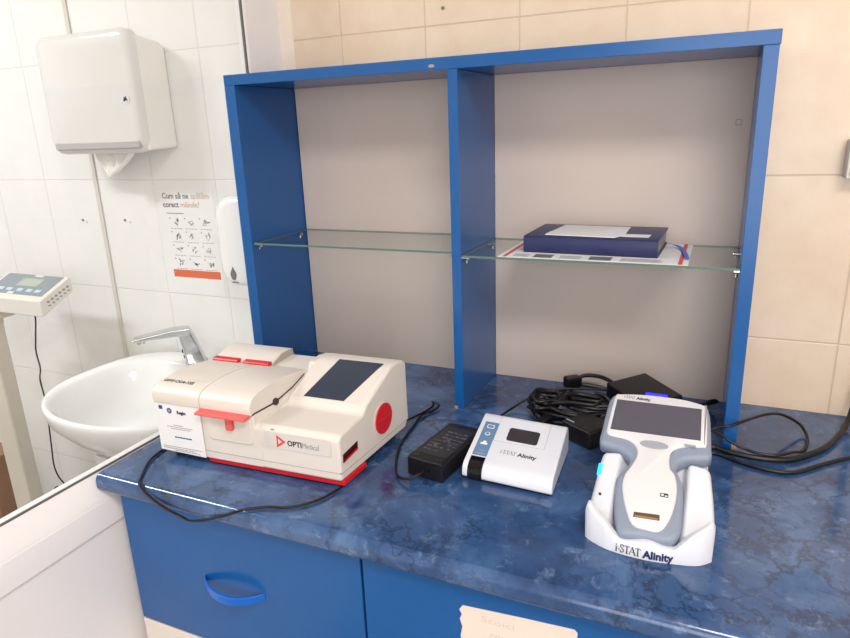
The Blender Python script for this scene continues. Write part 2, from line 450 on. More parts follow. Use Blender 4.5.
# ------------------------------------------------------------------ shelf unit
H, T, XD, D = .6635, .0205, .4853, .2115
t = empty('shelf_unit', (.5, .1, 0), 'blue laminate shelf unit with two open bays standing on the worktop', 'shelf unit')
obj('top_panel', box(B(), -.007, 1.0, 0, D, H-T, H), 'blue', t, bevel=.0008)
obj('side_panel', box(B(), -.007, T-.002, 0, D, 0, H-T-.0003), 'blue', t, bevel=.0008)
obj('side_panel', box(B(), 1-T-.002, .9985, 0, D, 0, H-T-.0003), 'blue', t, bevel=.0008)
obj('divider', box(B(), XD, XD+.0185, 0.0005, D-.004, 0, H-T-.0003), 'blue', t, bevel=.0008)
obj('back_panel', box(B(), T+.0003, XD-.0003, D-.004, D, 0, H-T-.0003), 'back', t)
obj('back_panel', box(B(), XD+.019, 1-T-.0023, D-.004, D, 0, H-T-.0003), 'back', t)
ZL, ZR = .3155, .3095      # undersides of the two glass shelves
for x, s, z in ((T-.002, 1, ZL), (XD, -1, ZL), (XD+.0185, 1, ZR), (1-T-.002, -1, ZR)):
    for y in (.02, .175):
        bm = B(); cyl(bm, (x, y, z-.0042), (s, 0, 0), .004, .009, 12); cyl(bm, (x+s*.0045, y, z-.0130), (0, 0, 1), .0026, .009, 8)
        obj('shelf_pin', bm, 'chrome', t)
bm = B(); prism(bm, [(.456+.006*math.cos(a), H-.0135+.0028*math.sin(a)) for a in [2*PI*k/14 for k in range(14)]], -.0004, .002, 'y')
obj('chip_mark', bm, 'chip', t, label='pale chip on the top panel edge')
bm = B(); box(bm, XD-.001, XD+.006, -.0008, .001, 0, .006); obj('chip_mark', bm, 'chip', t, label='pale chip at the foot of the divider')
bm = B(); box(bm, 1-.0085, .9991, -.0008, .001, 0, .011); obj('chip_mark', bm, 'chip', t, label='pale chip at the foot of the right panel')
bm = B(); prism(bm, rrect(.952, .963, .530, .541, .002), D-.0046, D-.004, 'y'); clip_ = obj('cable_clip', bm, 'seam_soft', t); bm = B()
prism(bm, rrect(.9537, .9613, .5317, .5393, .002), D-.0053, D-.0046, 'y'); obj('clip_pad', bm, 'back', clip_)
def glass_shelf(x0, x1, z, label):
    bm = box(B(), x0, x1, .003, D-.006, z+.0005, z+.0045)
    bm.faces.ensure_lookup_table()
    for f in bm.faces:
        n = f.normal; f.normal_update()
        f.material_index = 0 if abs(f.normal.z) > .5 else 1
    o = obj('glass_shelf', bm, ['shelf_glass', 'glass_edge'], smooth=False)
    setp(o, label, 'shelf', 'glass shelves of the blue unit')
glass_shelf(T+.0015, XD-.0015, ZL, 'empty clear glass shelf in the left bay of the blue unit')
glass_shelf(XD+.02, 1-T-.0035, ZR, 'clear glass shelf carrying the navy notebook in the right bay')

# leaflet, notebook, note
ZS = ZR+.005
t = empty('leaflet', (.73, .1, ZS), 'white printed leaflet with red edge bars under the navy notebook', 'leaflet')
obj('sheet', prism(B(), [(.575, .0035), (.9, .0035), (.9, .2), (.575, .2)], ZS+.0003, ZS+.0012, 'z'), 'paper', t, smooth=False)
for x0, x1 in ((.583, .590), (.884, .891)): obj('red_bar', box(B(), x0, x1, .004, .199, ZS+.0012, ZS+.0014), 'ink_red', t)
for x0, x1 in ((.638, .672), (.737, .775)): obj('picture', box(B(), x0, x1, .010, .04, ZS+.0012, ZS+.0014), 'ink_grey', t)
for x0, x1 in ((.60, .63), (.685, .725), (.79, .86)):
    bm = B()
    for k in range(4): box(bm, x0, x1-.004*(k % 2), .012+.007*k, .0145+.007*k, ZS+.0012, ZS+.0014)
    obj('printed_text', bm, 'ink_grey', t)
t = empty('notebook', (.735, .12, ZS+.0015), 'thick navy hardcover notebook lying on the right glass shelf', 'notebook')
zb, zt = ZS+.0016, ZS+.0325
R_ = Matrix.Translation((.735, .125, 0)) @ Matrix.Rotation(math.radians(-1.5), 4, 'Z') @ Matrix.Translation((-.735, -.125, 0))
x0, x1, y0, y1 = .612, .851, .048, .2
bm = B(); prism(bm, [(y1, zb), (y1, zb+.003), (y0+.006, zb+.003), (y0+.0035, zb+.006), (y0+.0035, zt-.006), (y0+.006, zt-.003), (y1, zt-.003), (y1, zt), (y0+.005, zt), (y0+.0012, zt-.002), (y0, zt-.006), (y0, zb+.006), (y0+.0012, zb+.002), (y0+.005, zb)], x0, x1, 'x')
obj('cover', bm, 'navy', t, T=R_)
obj('page_block', box(B(), x0+.003, x1-.003, y0+.004, y1-.003, zb+.0031, zt-.0031), 'pages', t, T=R_)
bm = B(); rp = spline([(.853, .135, zb+.012), (.866, .15, zb+.007), (.881, .14, zb+.003), (.891, .09, zb+.0025), (.8965, .045, zb+.002)], 6)
for i in range(len(rp)-1):
    a, b = rp[i], rp[i+1]; n = (b-a).cross(Vector((0, 0, 1))).normalized()*.0035
    up = Vector((0, 0, .0006)); vs = [bm.verts.new(q) for q in (a-n, a+n, b+n, b-n, a-n+up, a+n+up, b+n+up, b-n+up)]
    for f in ((0,1,2,3),(7,6,5,4),(0,4,5,1),(2,6,7,3),(1,5,6,2),(3,7,4,0)): bm.faces.new([vs[k] for k in f])
obj('bookmark_ribbon', bm, 'ribbon', t, smooth=False)
t = empty('note_slip', (.72, .12, zt), 'white folded paper slip with faint writing lying on the navy notebook', 'note')
bm = B()
prism(bm, [(.648, .062), (.775, .052), (.788, .083), (.787, .176), (.66, .182)], zt+.0012, zt+.0024, 'z')
prism(bm, [(.646, .078), (.83, .072), (.832, .098), (.648, .104)], zt+.0003, zt+.0012, 'z')
obj('paper', bm, 'paper', t, smooth=False)
bm = B()
for k in range(5): box(bm, .69+.004*(k % 2), .755-.006*(k % 3), .155-.018*k, .159-.018*k, zt+.0024, zt+.0026)
obj('writing', bm, 'label_grey', t)

# ------------------------------------------------------------------ blood gas analyser
AM = Matrix(((1, .05, 0, .07), (.045, 1, 0, -.364), (0, 0, 1, 0), (0, 0, 0, 1)))
t = an = empty('blood_analyser', (.25, -.24, 0), 'cream tabletop blood analyser with red flap, knob and base at the left of the worktop', 'analyser')
def A(name, bm, m, parent=None, **k): return obj(name, bm, m, parent or an, T=AM, **k)
bm = B(); prism(bm, [(.096, .0035), (.362, .0035), (.362, .07), (.34, .085), (.11, .085), (.096, .06)], .0035, .0135, 'z'); A('base_plate', bm, 'red', bevel=.002)
for x, y in ((.02, .02), (.335, .02), (.02, .195), (.335, .195)): A('foot', cyl(B(), (x, y, 0), (0, 0, 1), .01, .0127 if y > .1 else .0034, 16), 'black')
# body: left half under the lids, right half with stepped screen slope
bm = B(); prism(bm, [(0, .0128), (0, .104), (.004, .107), (.055, .1055), (.105, .115), (.14, .127), (.16, .132), (.212, .135), (.222, .13), (.222, .02), (.214, .0128)], 0, .2035, 'x')
A('left_housing', bm, 'cream', bevel=.004, seg=3)
right = [(-.0005, .0128), (0, .084), (.006, .0915), (.07, .0975), (.078, .104), (.084, .11), (.165, .146), (.174, .149), (.19, .1495), (.212, .1465), (.2235, .138), (.2245, .03), (.212, .0128)]
bm = B(); prism(bm, right, .2095, .36, 'x'); A('right_housing', bm, 'cream', bevel=.005, seg=3)
bm = B(); prism(bm, [(0, .0128), (0, .084), (.006, .0905), (.055, .0965), (.085, .1045), (.105, .113), (.14, .1255), (.155, .1325), (.16, .146), (.19, .1485), (.212, .1455), (.222, .135), (.222, .02), (.212, .0128)], .2, .214, 'x'); A('valley', bm, 'cream', bevel=.003)
# lids
lidc = [(-.0035, .106), (-.005, .118), (-.003, .127), (.004, .1345), (.018, .1395), (.05, .1435), (.085, .1435), (.125, .1385), (.158, .131), (.158, .128), (.14, .1278), (.105, .116), (.055, .1065), (.004, .1075)]
bm = B(); prism(bm, lidc, -.0015, .0985, 'x'); A('left_lid', bm, 'cream2', bevel=.0025, seg=2)
bm = B(); prism(bm, lidc, .0998, .2025, 'x'); A('sample_lid', bm, 'cream', bevel=.0035, seg=2)
sm = [(-.001, .1065), (.004, .1072), (.055, .106), (.105, .1157), (.14, .1275), (.14, .1288), (.105, .1176), (.055, .1082), (.004, .1092), (-.001, .1085)]
bm = B(); prism(bm, sm, .196, .2036, 'x'); A('seam_strip', bm, 'seam')
bm = B(); cyl(bm, (.1985, .0565, .1085), (1, 0, 0), .0062, .0075, 20); A('pivot', bm, 'seam')
# front flap with tab, recessed panel below
bm = B(); prism(bm, [(-.020, .1045), (-.0185, .1065), (.0, .109), (.0, .104), (-.016, .101), (-.020, .1025)], .101, .2, 'x')
fl = A('flap', bm, 'red_soft', bevel=.001)
bm = B(); prism(bm, rrect(.151, .165, .0755, .105, .004), -.008, -.0015, 'y'); A('tab', bm, 'red_soft', fl, bevel=.001)
bm = B(); prism(bm, rrect(.108, .1985, .052, .1, .008), -.0022, .002, 'y'); A('flap_panel', bm, 'cream2', bevel=.0015)
bm = B(); box(bm, .0, .3605, -.0008, .002, .027, .0279); A('body_seam', bm, 'seam_soft')
bm = B(); box(bm, .3585, .3608, .0, .222, .027, .0279); A('body_seam', bm, 'seam_soft')
# rear printer cover with red strips
bm = B(); prism(bm, [(.149, .13), (.149, .137), (.153, .1405), (.18, .147), (.2, .149), (.214, .147), (.219, .13)], -.0015, .127, 'x'); pc = A('printer_cover', bm, 'cream', bevel=.003)
for xa, xb in ((.001, .058), (.07, .1265)):
    bm = B(); prism(bm, [(.1395, .1315), (.1395, .137), (.142, .1395), (.1515, .1408), (.1515, .1315)], xa, xb, 'x'); A('red_strip', bm, 'red', pc, bevel=.0008)
bm = B(); prism(bm, [(.149, .132), (.18, .1475), (.212, .1475), (.212, .13)], .1272, .1282, 'x'); A('cover_seam', bm, 'seam_soft')
# touch screen on the slope: slope runs (.084,.11) -> (.165,.146)
sd = Vector((0, .081, .036)).normalized(); so = Vector((0, .084, .110))
SB = AM @ basis(so, (1, 0, 0), sd)
bm = B(); prism(bm, [(.2195, -.0005), (.348, -.0005), (.35, .0875), (.2195, .0875)], -.001, .0005, 'z'); obj('screen_bezel', bm, 'cream', an, T=SB)
bm = B(); prism(bm, [(.2385, .0025), (.3165, .0025), (.3435, .0985), (.256, .0985)], 0, .0009, 'z'); obj('touchscreen', bm, 'screen', an, T=SB)
bm = B(); prism(bm, rrect(.3435, .351, .062, .067, .001), 0, .0007, 'z'); obj('status_light', bm, 'label_grey', an, T=SB)
bm = B()
for k in range(5): bar2(bm, .132+.0095*k, .138+.0095*k, 0, .004+.002*(k % 2))
obj('port_mark', bm, 'ink_navy', an, T=AM @ basis((.005, .2125, .1458), (1, 0, 0), (0, 1, -.08)))
# right side: knob and cartridge slot
bm = B(); cyl(bm, (.3595, .134, .0655), (1, 0, 0), .0275, .003, 40); kn = A('knob', bm, 'red', bevel=.0012)
bm = B(); prism(bm, [(-.0235, .0), (-.012, .0016), (.012, .0016), (.0235, 0), (.012, -.0016), (-.012, -.0016)], .0, .0018, 'z')
obj('grip_bar', bm, 'red', kn, T=AM @ basis((.362, .134, .0655), (0, 1, 0), (0, 0, 1)), bevel=.001)
bm = B(); cyl(bm, (.3592, .134, .0655), (1, 0, 0), .0315, .0016, 40); A('knob_ring', bm, 'label_grey')
bm = B(); prism(bm, [(.0075, .0432), (.049, .0478), (.0495, .0618), (.008, .0572)], .355, .3612, 'x'); A('cartridge_slot', bm, 'dark_red')
bm = B(); prism(bm, [(.0115, .0438), (.049, .0482), (.049, .0515), (.0115, .047)], .355, .3616, 'x'); A('slot_lip', bm, 'red')
# front label
FB = AM @ basis((0, -.0006, 0), (1, 0, 0), (0, 0, 1))
lb = obj('front_label', prism(B(), rrect(.222, .345, .0545, .0825, .003), 0, .0006, 'z'), 'label_grey', an, T=FB)
obj('logo_text', fit_text('OPTI', .2655, .0628, .0265, .0092, .0004, z=.0006), 'ink', lb, T=FB, smooth=False)
obj('logo_text', fit_text('Medical', .2935, .0628, .030, .0092, -.0001, z=.0006), 'ink_grey', lb, T=FB, smooth=False)
bm = B(); prism(bm, [(.2455, .0565), (.2625, .0685), (.2455, .0795)], .0006, .0009, 'z'); obj('logo_triangle', bm, 'ink_red', lb, T=FB)
bm = B(); prism(bm, [(.2485, .063), (.256, .068), (.2485, .073)], .0009, .0011, 'z'); obj('logo_inset', bm, 'label_grey', lb, T=FB)
obj('front_mark', bar2(B(), .236, .242, .087, .0885), 'ink_grey', an, T=FB)
# lettering on the left lid
obj('model_text', text_bm('OPTI CCA-TS2', .0102, .0002, .98, depth=.0002), 'ink', an, T=AM @ basis((.006, .0165, .1396), (1, 0, 0), (0, 1, .125)), smooth=False)
bm = B(); bar2(bm, .0, .03, 0, .006); obj('model_strip', bm, 'label_grey', an, T=AM @ basis((.058, .027, .1404), (1, 0, 0), (0, 1, .125)))
# paper sticker
st = obj('sticker', prism(B(), [(-.0012, .016), (.0965, .0135), (.0965, .1065), (-.0012, .112)], 0.0012, .0018, 'z'), 'paper', an, T=FB)
bm = B(); bar2(bm, .0075, .0155, .0945, .1015); obj('flag_emblem', bm, 'ink_blue', st, T=FB @ Matrix.Translation((0, 0, .0018)))
bm = B(); cyl(bm, (.03, .0935, 0), (0, 0, 1), .0052, .0003, 20); e_ = obj('round_emblem', bm, 'ink_blue', st, T=FB @ Matrix.Translation((0, 0, .0018)))
bm = B(); cyl(bm, (.03, .0935, .0003), (0, 0, 1), .0028, .0003, 16); obj('emblem_centre', bm, 'print_and_glint', st, T=FB @ Matrix.Translation((0, 0, .0018)))
obj('scheme_text', moved(text_bm('Regio', .0085, .0003, 1), Matrix.Translation((.046, .0895, .002))), 'ink_navy', st, T=FB, smooth=False)
for rows in (((.0665, .035, .055), (.063, .02, .075), (.0595, .028, .07)), ((.024, .005, .09), (.0205, .005, .075), (.0175, .03, .085))):
    bm = B()
    for y, a, b in rows:
        x = a
        while x < b:
            l = random.uniform(.003, .008); bar2(bm, x, min(b, x+l), y, y+.0009); x += l+.0012
    obj('small_print', bm, 'ink_grey', st, T=FB @ Matrix.Translation((0, 0, .0019)))
bm = B(); x = .034
while x < .07: l = random.uniform(.003, .007); bar2(bm, x, x+l, .043, .0453); x += l+.001
obj('bold_print', bm, 'ink_blue', st, T=FB @ Matrix.Translation((0, 0, .0019)))

def cable(name, pts, r, label, m='black_rubber', group=None, sides=8, cat='cable', n=8, part_of=None):
    o = obj(name, tube(B(), pts, r, sides, n), m, part_of)
    return setp(o, label, None if part_of else cat, group)
cable('power_cord', [(.062, -.3, .012), (.052, -.33, .0035), (.06, -.385, .0035), (.088, -.432, .0035), (.112, -.4585, .0015), (.15, -.4625, -.02), (.2, -.4632, -.0335), (.218, -.4632, -.036), (.25, -.4628, -.027), (.29, -.4625, -.0095), (.318, -.457, .0025), (.35, -.437, .0035), (.385, -.425, .0035), (.412, -.395, .0035), (.424, -.362, .0035), (.428, -.33, .0035), (.425, -.3, .004)], .0022, 'black cord drooping over the front worktop edge', part_of=an)

# ------------------------------------------------------------------ power brick beside the analyser
BM = basis((.5065, -.268, 0), (.0625, -.011, 0), (.011, .0625, 0))
BM = Matrix.Translation((.5065, -.268, 0)) @ Matrix.Rotation(math.radians(-8), 4, 'Z')
t = pb = empty('power_brick', (.54, -.2, 0), 'black laptop-style power brick lying between the analyser and the small printer', 'power supply')
obj('case', box(B(), 0, .067, 0, .142, 0.0005, .034), 'black', t, T=BM, bevel=.003, seg=3)
lb = obj('label', prism(B(), rrect(.006, .061, .02, .125, .002), .0341, .0345, 'z'), 'brick_label', t, T=BM)
bm = B()
for k in range(7):
    y = .035+.0115*k; x = .01
    while x < .052:
        l = random.uniform(.003, .010); 
        if random.random() < .7: bar2(bm, x, x+l, y, y+random.choice((.0015, .004)))
        x += l+.003
for x, y in ((.022, .055), (.034, .078), (.045, .062)): cyl(bm, (x, y, 0), (0, 0, 1), .0035, .0003, 14)
bm.transform(Matrix.Translation((0, 0, .0345))); obj('printed_label', bm, 'brick_print', lb, T=BM)
bm = B(); cyl(bm, (.036, .001, .017), (0, -1, 0), .0065, .004, 16); cyl(bm, (.036, -.003, .017), (0, -1, 0), .0045, .003, 16); obj('socket', bm, 'black', t, T=BM)
bm = B(); 
for x in (.012, .055): obj('screw_cap', cyl(B(), (x, .011, .0342), (0, 0, 1), .0045, .0008, 16), 'brick_label', t, T=BM)
cable('power_lead', [(.428, -.105, .012), (.438, -.06, .008), (.443, -.02, .006), (.437, .0, .0062), (.441, -.012, .013), (.455, -.012, .0078), (.452, -.03, .0045), (.438, -.06, .0036), (.4445, -.12, .0035), (.452, -.18, .0035), (.47, -.235, .0035), (.495, -.283, .005), (.52, -.298, .010), (.536, -.289, .016), (.5405, -.279, .017)], .0022, 'thin black lead', part_of=pb)

# ------------------------------------------------------------------ small white printer
t = pr = empty('label_printer', (.665, -.175, 0), 'small white wedge-shaped printer with a blue-grey key strip beside the power brick', 'printer')
PM = Matrix(((1, -.05, 0, .5945), (-.05, 1, 0, -.249), (0, 0, 1, 0), (0, 0, 0, 1)))
W_ = .1495
prof = [(.004, .003), (0, .006), (0.0005, .014), (.004, .0215), (.011, .0262), (.02, .0287), (.06, .0372), (.128, .0515), (.138, .0532), (.145, .051), (.1495, .044), (.152, .02), (.152, .003)]
bm = B(); prism(bm, prof, 0, W_, 'x'); obj('case', bm, 'white', t, T=PM, bevel=.004, seg=3, sharp=40)
bm = B(); prism(bm, [(.006, .0), (.006, .0035), (.14, .0035), (.14, 0)], .006, W_-.004, 'x'); obj('base_gap', bm, 'black', t, T=PM)
sl = Vector((0, .1, .0209)).normalized(); PS = PM @ basis((0, .011, .0268), (1, 0, 0), sl)
o_ = obj('key_strip', prism(B(), [(.0095, .0185), (.0345, .0185), (.0335, .108), (.0085, .108)], 0, .0006, 'z'), 'slate', t, T=PS)
bm = B()
prism(bm, rrect(.0145, .0275, .0905, .1005, .002), .0006, .0008, 'z')
obj('icon', bm, 'icon', o_, T=PS)
bm = B(); prism(bm, rrect(.016, .026, .092, .099, .001), .0008, .0009, 'z'); obj('icon_inset', bm, 'slate', o_, T=PS)
bm = B(); cyl(bm, (.0205, .0755, .0006), (0, 0, 1), .0046, .0003, 20); obj('icon', bm, 'icon', o_, T=PS)
bm = B(); cyl(bm, (.0205, .0755, .0008), (0, 0, 1), .0032, .0003, 20); obj('icon_inset', bm, 'slate', o_, T=PS)
bm = B(); prism(bm, [(.0155, .047), (.0275, .047), (.0275, .0515), (.0245, .0515), (.0245, .056), (.019, .056), (.019, .0515), (.0155, .0515)], .0006, .0009, 'z'); obj('icon', bm, 'icon', o_, T=PS)
bm = B(); bar2(bm, .0165, .0275, .031, .0325); bar2(bm, .0145, .029, .022, .0255); bm.transform(Matrix.Translation((0, 0, .0005))); obj('icon_text', bm, 'print_and_glint', o_, T=PS)
# black wrap continuing over the front lip
bm = B(); fr = [(-.0008, .004), (-.0006, .0142), (.0032, .0223), (.0106, .0272), (.0255, .0308), (.0255, .028), (.012, .025), (.005, .02), (.002, .01), (.002, .004)]
prism(bm, fr, .0098, .0345, 'x'); obj('front_window', bm, 'black_gloss', t, T=PM, sharp=50)
bm = B(); prism(bm, rrect(.034, .1225, .062, .127, .003), 0, .0004, 'z'); obj('paper_door_gap', bm, 'gap', t, T=PS)
dr = obj('paper_door', prism(B(), rrect(.0346, .1218, .0627, .1265, .003), 0, .0007, 'z'), 'white', t, T=PS)
obj('window', prism(B(), rrect(.055, .1085, .0675, .102, .005), .0007, .0011, 'z'), 'window_dark', dr, T=PS)
obj('logo_text', serif_text(.0535, .0345, .0265, .0088), 'ink_grey', t, T=PS, smooth=False)
obj('logo_text', fit_text('Alinity', .0825, .034, .032, .0086, .0004), 'ink', t, T=PS, smooth=False)

# ------------------------------------------------------------------ handheld on its dock
K = .377; HA = math.atan(K)
HM = Matrix.Translation((0, -.355, .03)) @ Matrix.Rotation(HA, 4, 'X')
outer = [(.8064,.2583),(.8027,.2347),(.8025,.1874),(.8025,.1651),(.8075,.1533),(.8281,.1501),(.8445,.1414),(.8512,.1291),(.8465,.1103),(.8385,.0955),(.8383,.0761),(.8427,.0432),(.8469,.0207),(.8553,.003),(.87,.0035),(.8886,.0062),(.9081,.0045),(.9211,.009),(.929,.0249),(.9284,.0646),(.926,.0977),(.9192,.1177),(.9149,.127),(.9174,.1392),(.9283,.1484),(.951,.1549),(.9588,.162),(.9579,.1806),(.9543,.2303),(.9507,.2525),(.9451,.262),(.9089,.2715),(.8616,.2702),(.8197,.2645)]
inner = [(.8122,.2569),(.8103,.2279),(.8101,.185),(.8111,.1757),(.8173,.1696),(.8436,.1661),(.8565,.1546),(.8599,.1379),(.8535,.1128),(.8487,.1),(.8475,.0814),(.8518,.0606),(.8592,.0384),(.8699,.018),(.886,.0145),(.9021,.0152),(.9115,.0287),(.9177,.056),(.9191,.0863),(.9146,.1117),(.9075,.1225),(.9045,.1379),(.9055,.1534),(.9129,.1637),(.9267,.1702),(.9459,.1735),(.9515,.1827),(.9474,.2536),(.9435,.259),(.92,.2655),(.89,.2675),(.855,.2665),(.82,.2615)]
def smooth2(p, n=4): return [(v.x, v.y) for v in spline([(a, b, 0) for a, b in p], n, True)]
def inset(p, d):
    n = len(p); area = sum(p[i][0]*p[(i+1) % n][1]-p[(i+1) % n][0]*p[i][1] for i in range(n)); s = 1 if area > 0 else -1
    out = []
    for i in range(n):
        a, b = Vector(p[i-1]), Vector(p[(i+1) % n]); tt = (b-a).normalized(); out.append((p[i][0]-s*tt.y*d, p[i][1]+s*tt.x*d))
    return out
def pillow(bm, p, z0, z1, r, n=3):
    rings = [[(x, y, z0) for x, y in inset(p, r*.6)]]
    for k in range(n+1):
        a = PI/2*k/n; rings.append([(x, y, z0+r*.6*(1-math.cos(PI/2-a)) if False else z0+r*.5*math.sin(a)) for x, y in inset(p, r*.6*(1-math.sin(a)))])
    for k in range(n+1):
        a = PI/2*k/n; rings.append([(x, y, z1-r*(1-math.sin(a))) for x, y in inset(p, r*(1-math.cos(a)))])
    return loft(bm, rings)
t = hh = empty('handheld_analyser', (.885, -.22, .02), 'white and grey handheld blood analyser with dark screen resting in its white dock', 'handheld analyser')
po, pi_ = smooth2(outer, 3), smooth2(inner, 3)
bm = pillow(B(), po, -.024, -.001, .007, 4); obj('grey_grip', bm, 'rubber_grey', t, T=HM, sharp=50)
bm = pillow(B(), pi_, -.006, .0022, .003, 3); obj('face_plate', bm, 'white2', t, T=HM, sharp=50)
bm = B(); prism(bm, [(.8155, .1805), (.9428, .1835), (.9405, .2488), (.8160, .247)], .0015, .0026, 'z'); scn = obj('screen', bm, 'lcd', t, T=HM)
bm = B(); prism(bm, [(.881+.0198*math.cos(a), .1612+.0075*math.sin(a)) for a in [2*PI*k/32 for k in range(32)]], .002, .0036, 'z'); obj('oval_button', bm, 'oval', t, T=HM, bevel=.0006)
bm = B(); prism(bm, rrect(.9215, .9375, .1685, .1725, .0018), .002, .003, 'z'); obj('indicator', bm, 'oval', t, T=HM)
bm = B(); prism(bm, rrect(.8672, .9042, .0262, .042, .003), .0015, .0026, 'z'); pt_ = obj('port_rim', bm, 'white', t, T=HM)
bm = B(); prism(bm, [(.8692, .0287), (.9022, .0305), (.9015, .0398), (.8692, .0372)], .0026, .0028, 'z'); obj('cartridge_port', bm, 'slot', pt_, T=HM)
bm = B(); prism(bm, [(.871, .0292), (.9, .0308), (.9, .0338), (.871, .0322)], .0028, .0033, 'z'); obj('port_contact', bm, 'brass', pt_, T=HM)
bm = B(); prism(bm, rrect(.8985, .909, .0705, .0768, .001), .0021, .0025, 'z'); sy = obj('battery_symbol', bm, 'ink', t, T=HM)
bm = B(); prism(bm, [(.8998, .0718), (.9032, .0718), (.9032, .0755), (.8998, .0755)], .0025, .0027, 'z'); prism(bm, [(.9045, .0715), (.908, .0715), (.908, .0735), (.9045, .0735)], .0025, .0027, 'z'); obj('symbol_cell', bm, 'white2', sy, T=HM)
obj('logo_text', serif_text(.8255, .2525, .0165, .0058, .0022), 'ink_grey', t, T=HM, smooth=False)
obj('logo_text', fit_text('Alinity', .8440, .2522, .022, .0056, .0003, z=.0022), 'ink', t, T=HM, smooth=False)
bm = B(); prism(bm, rrect(.856, .889, .2662, .2732, .003), -.006, .0004, 'z'); obj('blue_light', bm, 'led_blue', t, T=HM)

# dock: a height field over its footprint, with the wavy front lip
def lerp_tab(tab, x):
    if x <= tab[0][0]: return tab[0][1]
    for (a, b), (c, d) in zip(tab, tab[1:]):
        if x <= c:
            s = (x-a)/(c-a); return b+(d-b)*s
    return tab[-1][1]
def sm_tab(tab): return [(v.x, v.y) for v in spline([(a, b, 0) for a, b in tab], 6)]
liptop = sm_tab([(.808, .0535), (.8135, .055), (.8255, .0450), (.8372, .0385), (.8457, .0289), (.8564, .0202), (.8698, .0205), (.8873, .0245), (.8983, .024), (.9138, .0197), (.9224, .0192), (.9303, .0275), (.9399, .0391), (.9496, .048), (.9632, .0562), (.9685, .0555)])
front = sm_tab([(.8075, -.334), (.82, -.344), (.8457, -.3545), (.8905, -.358), (.9328, -.352), (.955, -.345), (.9695, -.331)])
neckL = lambda y: .8385; neckR = lambda y: .929
t = dk = empty('dock', (.885, -.2, 0), 'white charging dock with wavy front lip holding the handheld analyser', 'dock')
NX, NY = 64, 70
def sstep(a, b, x):
    s = max(0, min(1, (x-a)/(b-a))); return s*s*(3-2*s)
bm = B(); grid = []
Y1 = -.135
for j in range(NY+1):
    row = []
    for i in range(NX+1):
        u = i/NX; x = .8078+(.9692-.8078)*u
        yf = lerp_tab(front, x)
        s = j/NY
        s = s*s*.55+s*.45                 # more rows near the front lip
        y = yf+(Y1-yf)*s
        # the body narrows a little behind the lip
        k = sstep(0.015, .19, y-yf); xx = .8885-.006*k+(x-.8885)*(1-.115*k)
        bed = .03+K*(y+.355)-.027         # under the handheld
        side = .03+K*(y+.355)-.009-.019*sstep(.137, .150, y+.355)
        dx = max(.8415-xx, xx-.9275)
        z = bed+(side-bed)*sstep(-.005, .006, dx)
        z -= .003*sstep(.012, .034, dx)
        lt = lerp_tab(liptop, x); d = y-yf
        lip = lt*(1-.0*d)
        wl = 1-sstep(.012, .024, d)
        z = max(z, .004) if wl == 0 else z+(lip-z)*wl if lip > z else max(z, lip)
        # rounded shoulders at both edges and at the front
        e = min(u, 1-u)*(.9692-.8078); rr = .009
        if e < rr: z -= rr-math.sqrt(max(0, rr*rr-(rr-e)**2))
        if d < .005: z -= .005-math.sqrt(max(0, .005**2-(.005-d)**2))
        row.append(bm.verts.new((xx, y, max(z, .003))))
    grid.append(row)
for j in range(NY):
    for i in range(NX): bm.faces.new((grid[j][i], grid[j][i+1], grid[j+1][i+1], grid[j+1][i]))
loop = [grid[0][i] for i in range(NX+1)]+[grid[j][NX] for j in range(1, NY+1)]+[grid[NY][i] for i in range(NX-1, -1, -1)]+[grid[j][0] for j in range(NY-1, 0, -1)]
low = [bm.verts.new((.8885+(v.co.x-.8885)*.99, -.2+(v.co.y+.2)*.995, .0005)) for v in loop]
for k in range(len(loop)):
    q = (k+1) % len(loop); bm.faces.new((loop[k], low[k], low[q], loop[q]))
bm.faces.new(low)
obj('housing', bm, 'white', t, sharp=70)
bm = B(); tube(bm, [(.8118, -.256, .0545), (.8116, -.247, .058), (.8114, -.238, .0615)], .003, 10); obj('charge_light', bm, 'led_cyan', t)
bm = B(); cyl(bm, (.8205, -.2905, .042), (-.2, -.35, .93), .0018, .004, 12); obj('reset_hole', bm, 'black', t)
# lettering bent along the curved lip
def on_lip(bm, z, push=.0006):
    for v in bm.verts:
        x = v.co.x; zz = v.co.y+z
        v.co = Vector((x, lerp_tab(front, x)*1.0-push-v.co.z*.2, zz))
    return bm
obj('logo_text', on_lip(serif_text(.852, 0, .0315, .0115), .0048), 'ink', t, smooth=False)
obj('logo_text', on_lip(fit_text('Alinity', .8862, 0, .0375, .011, .0006), .0045), 'ink_navy', t, smooth=False)

# ------------------------------------------------------------------ cables and adapters behind
t = empty('power_adapter', (.835, .1, .03), 'square black power adapter tilted on the cable pile behind the handheld', 'power supply')
QM = Matrix.Translation((.837, .083, .042)) @ Matrix.Rotation(math.radians(-47), 4, 'Z') @ Matrix.Rotation(math.radians(4), 4, 'X') @ Matrix.Rotation(math.radians(3), 4, 'Y')
obj('case', box(B(), -.055, .055, -.045, .045, -.013, .017), 'black', t, T=QM, bevel=.003, seg=3)
obj('seam', box(B(), -.0553, .0553, -.0453, .0453, -.001, 0), 'black_gloss', t, T=QM)
t = empty('plug_adapter', (.755, -.04, 0), 'black plug adapter with a painted edge highlight right behind the small printer', 'power supply')
QM = Matrix.Translation((.757, -.046, .001)) @ Matrix.Rotation(math.radians(-33), 4, 'Z')
obj('case', box(B(), -.034, .034, -.03, .03, 0, .034), 'black', t, T=QM, bevel=.004, seg=3)
bm = B(); box(bm, -.031, -.012, -.0225, -.0195, .034, .0346); obj('label', bm, 'print_and_glint', t, T=QM)  # pale bar painted on as the bright highlight along the case edge
bm = B()
for k in range(3): box(bm, -.006+.01*k, -.0045+.01*k, -.012, .02, .034, .0343)
obj('ridge', bm, 'brick_label', t, T=QM)
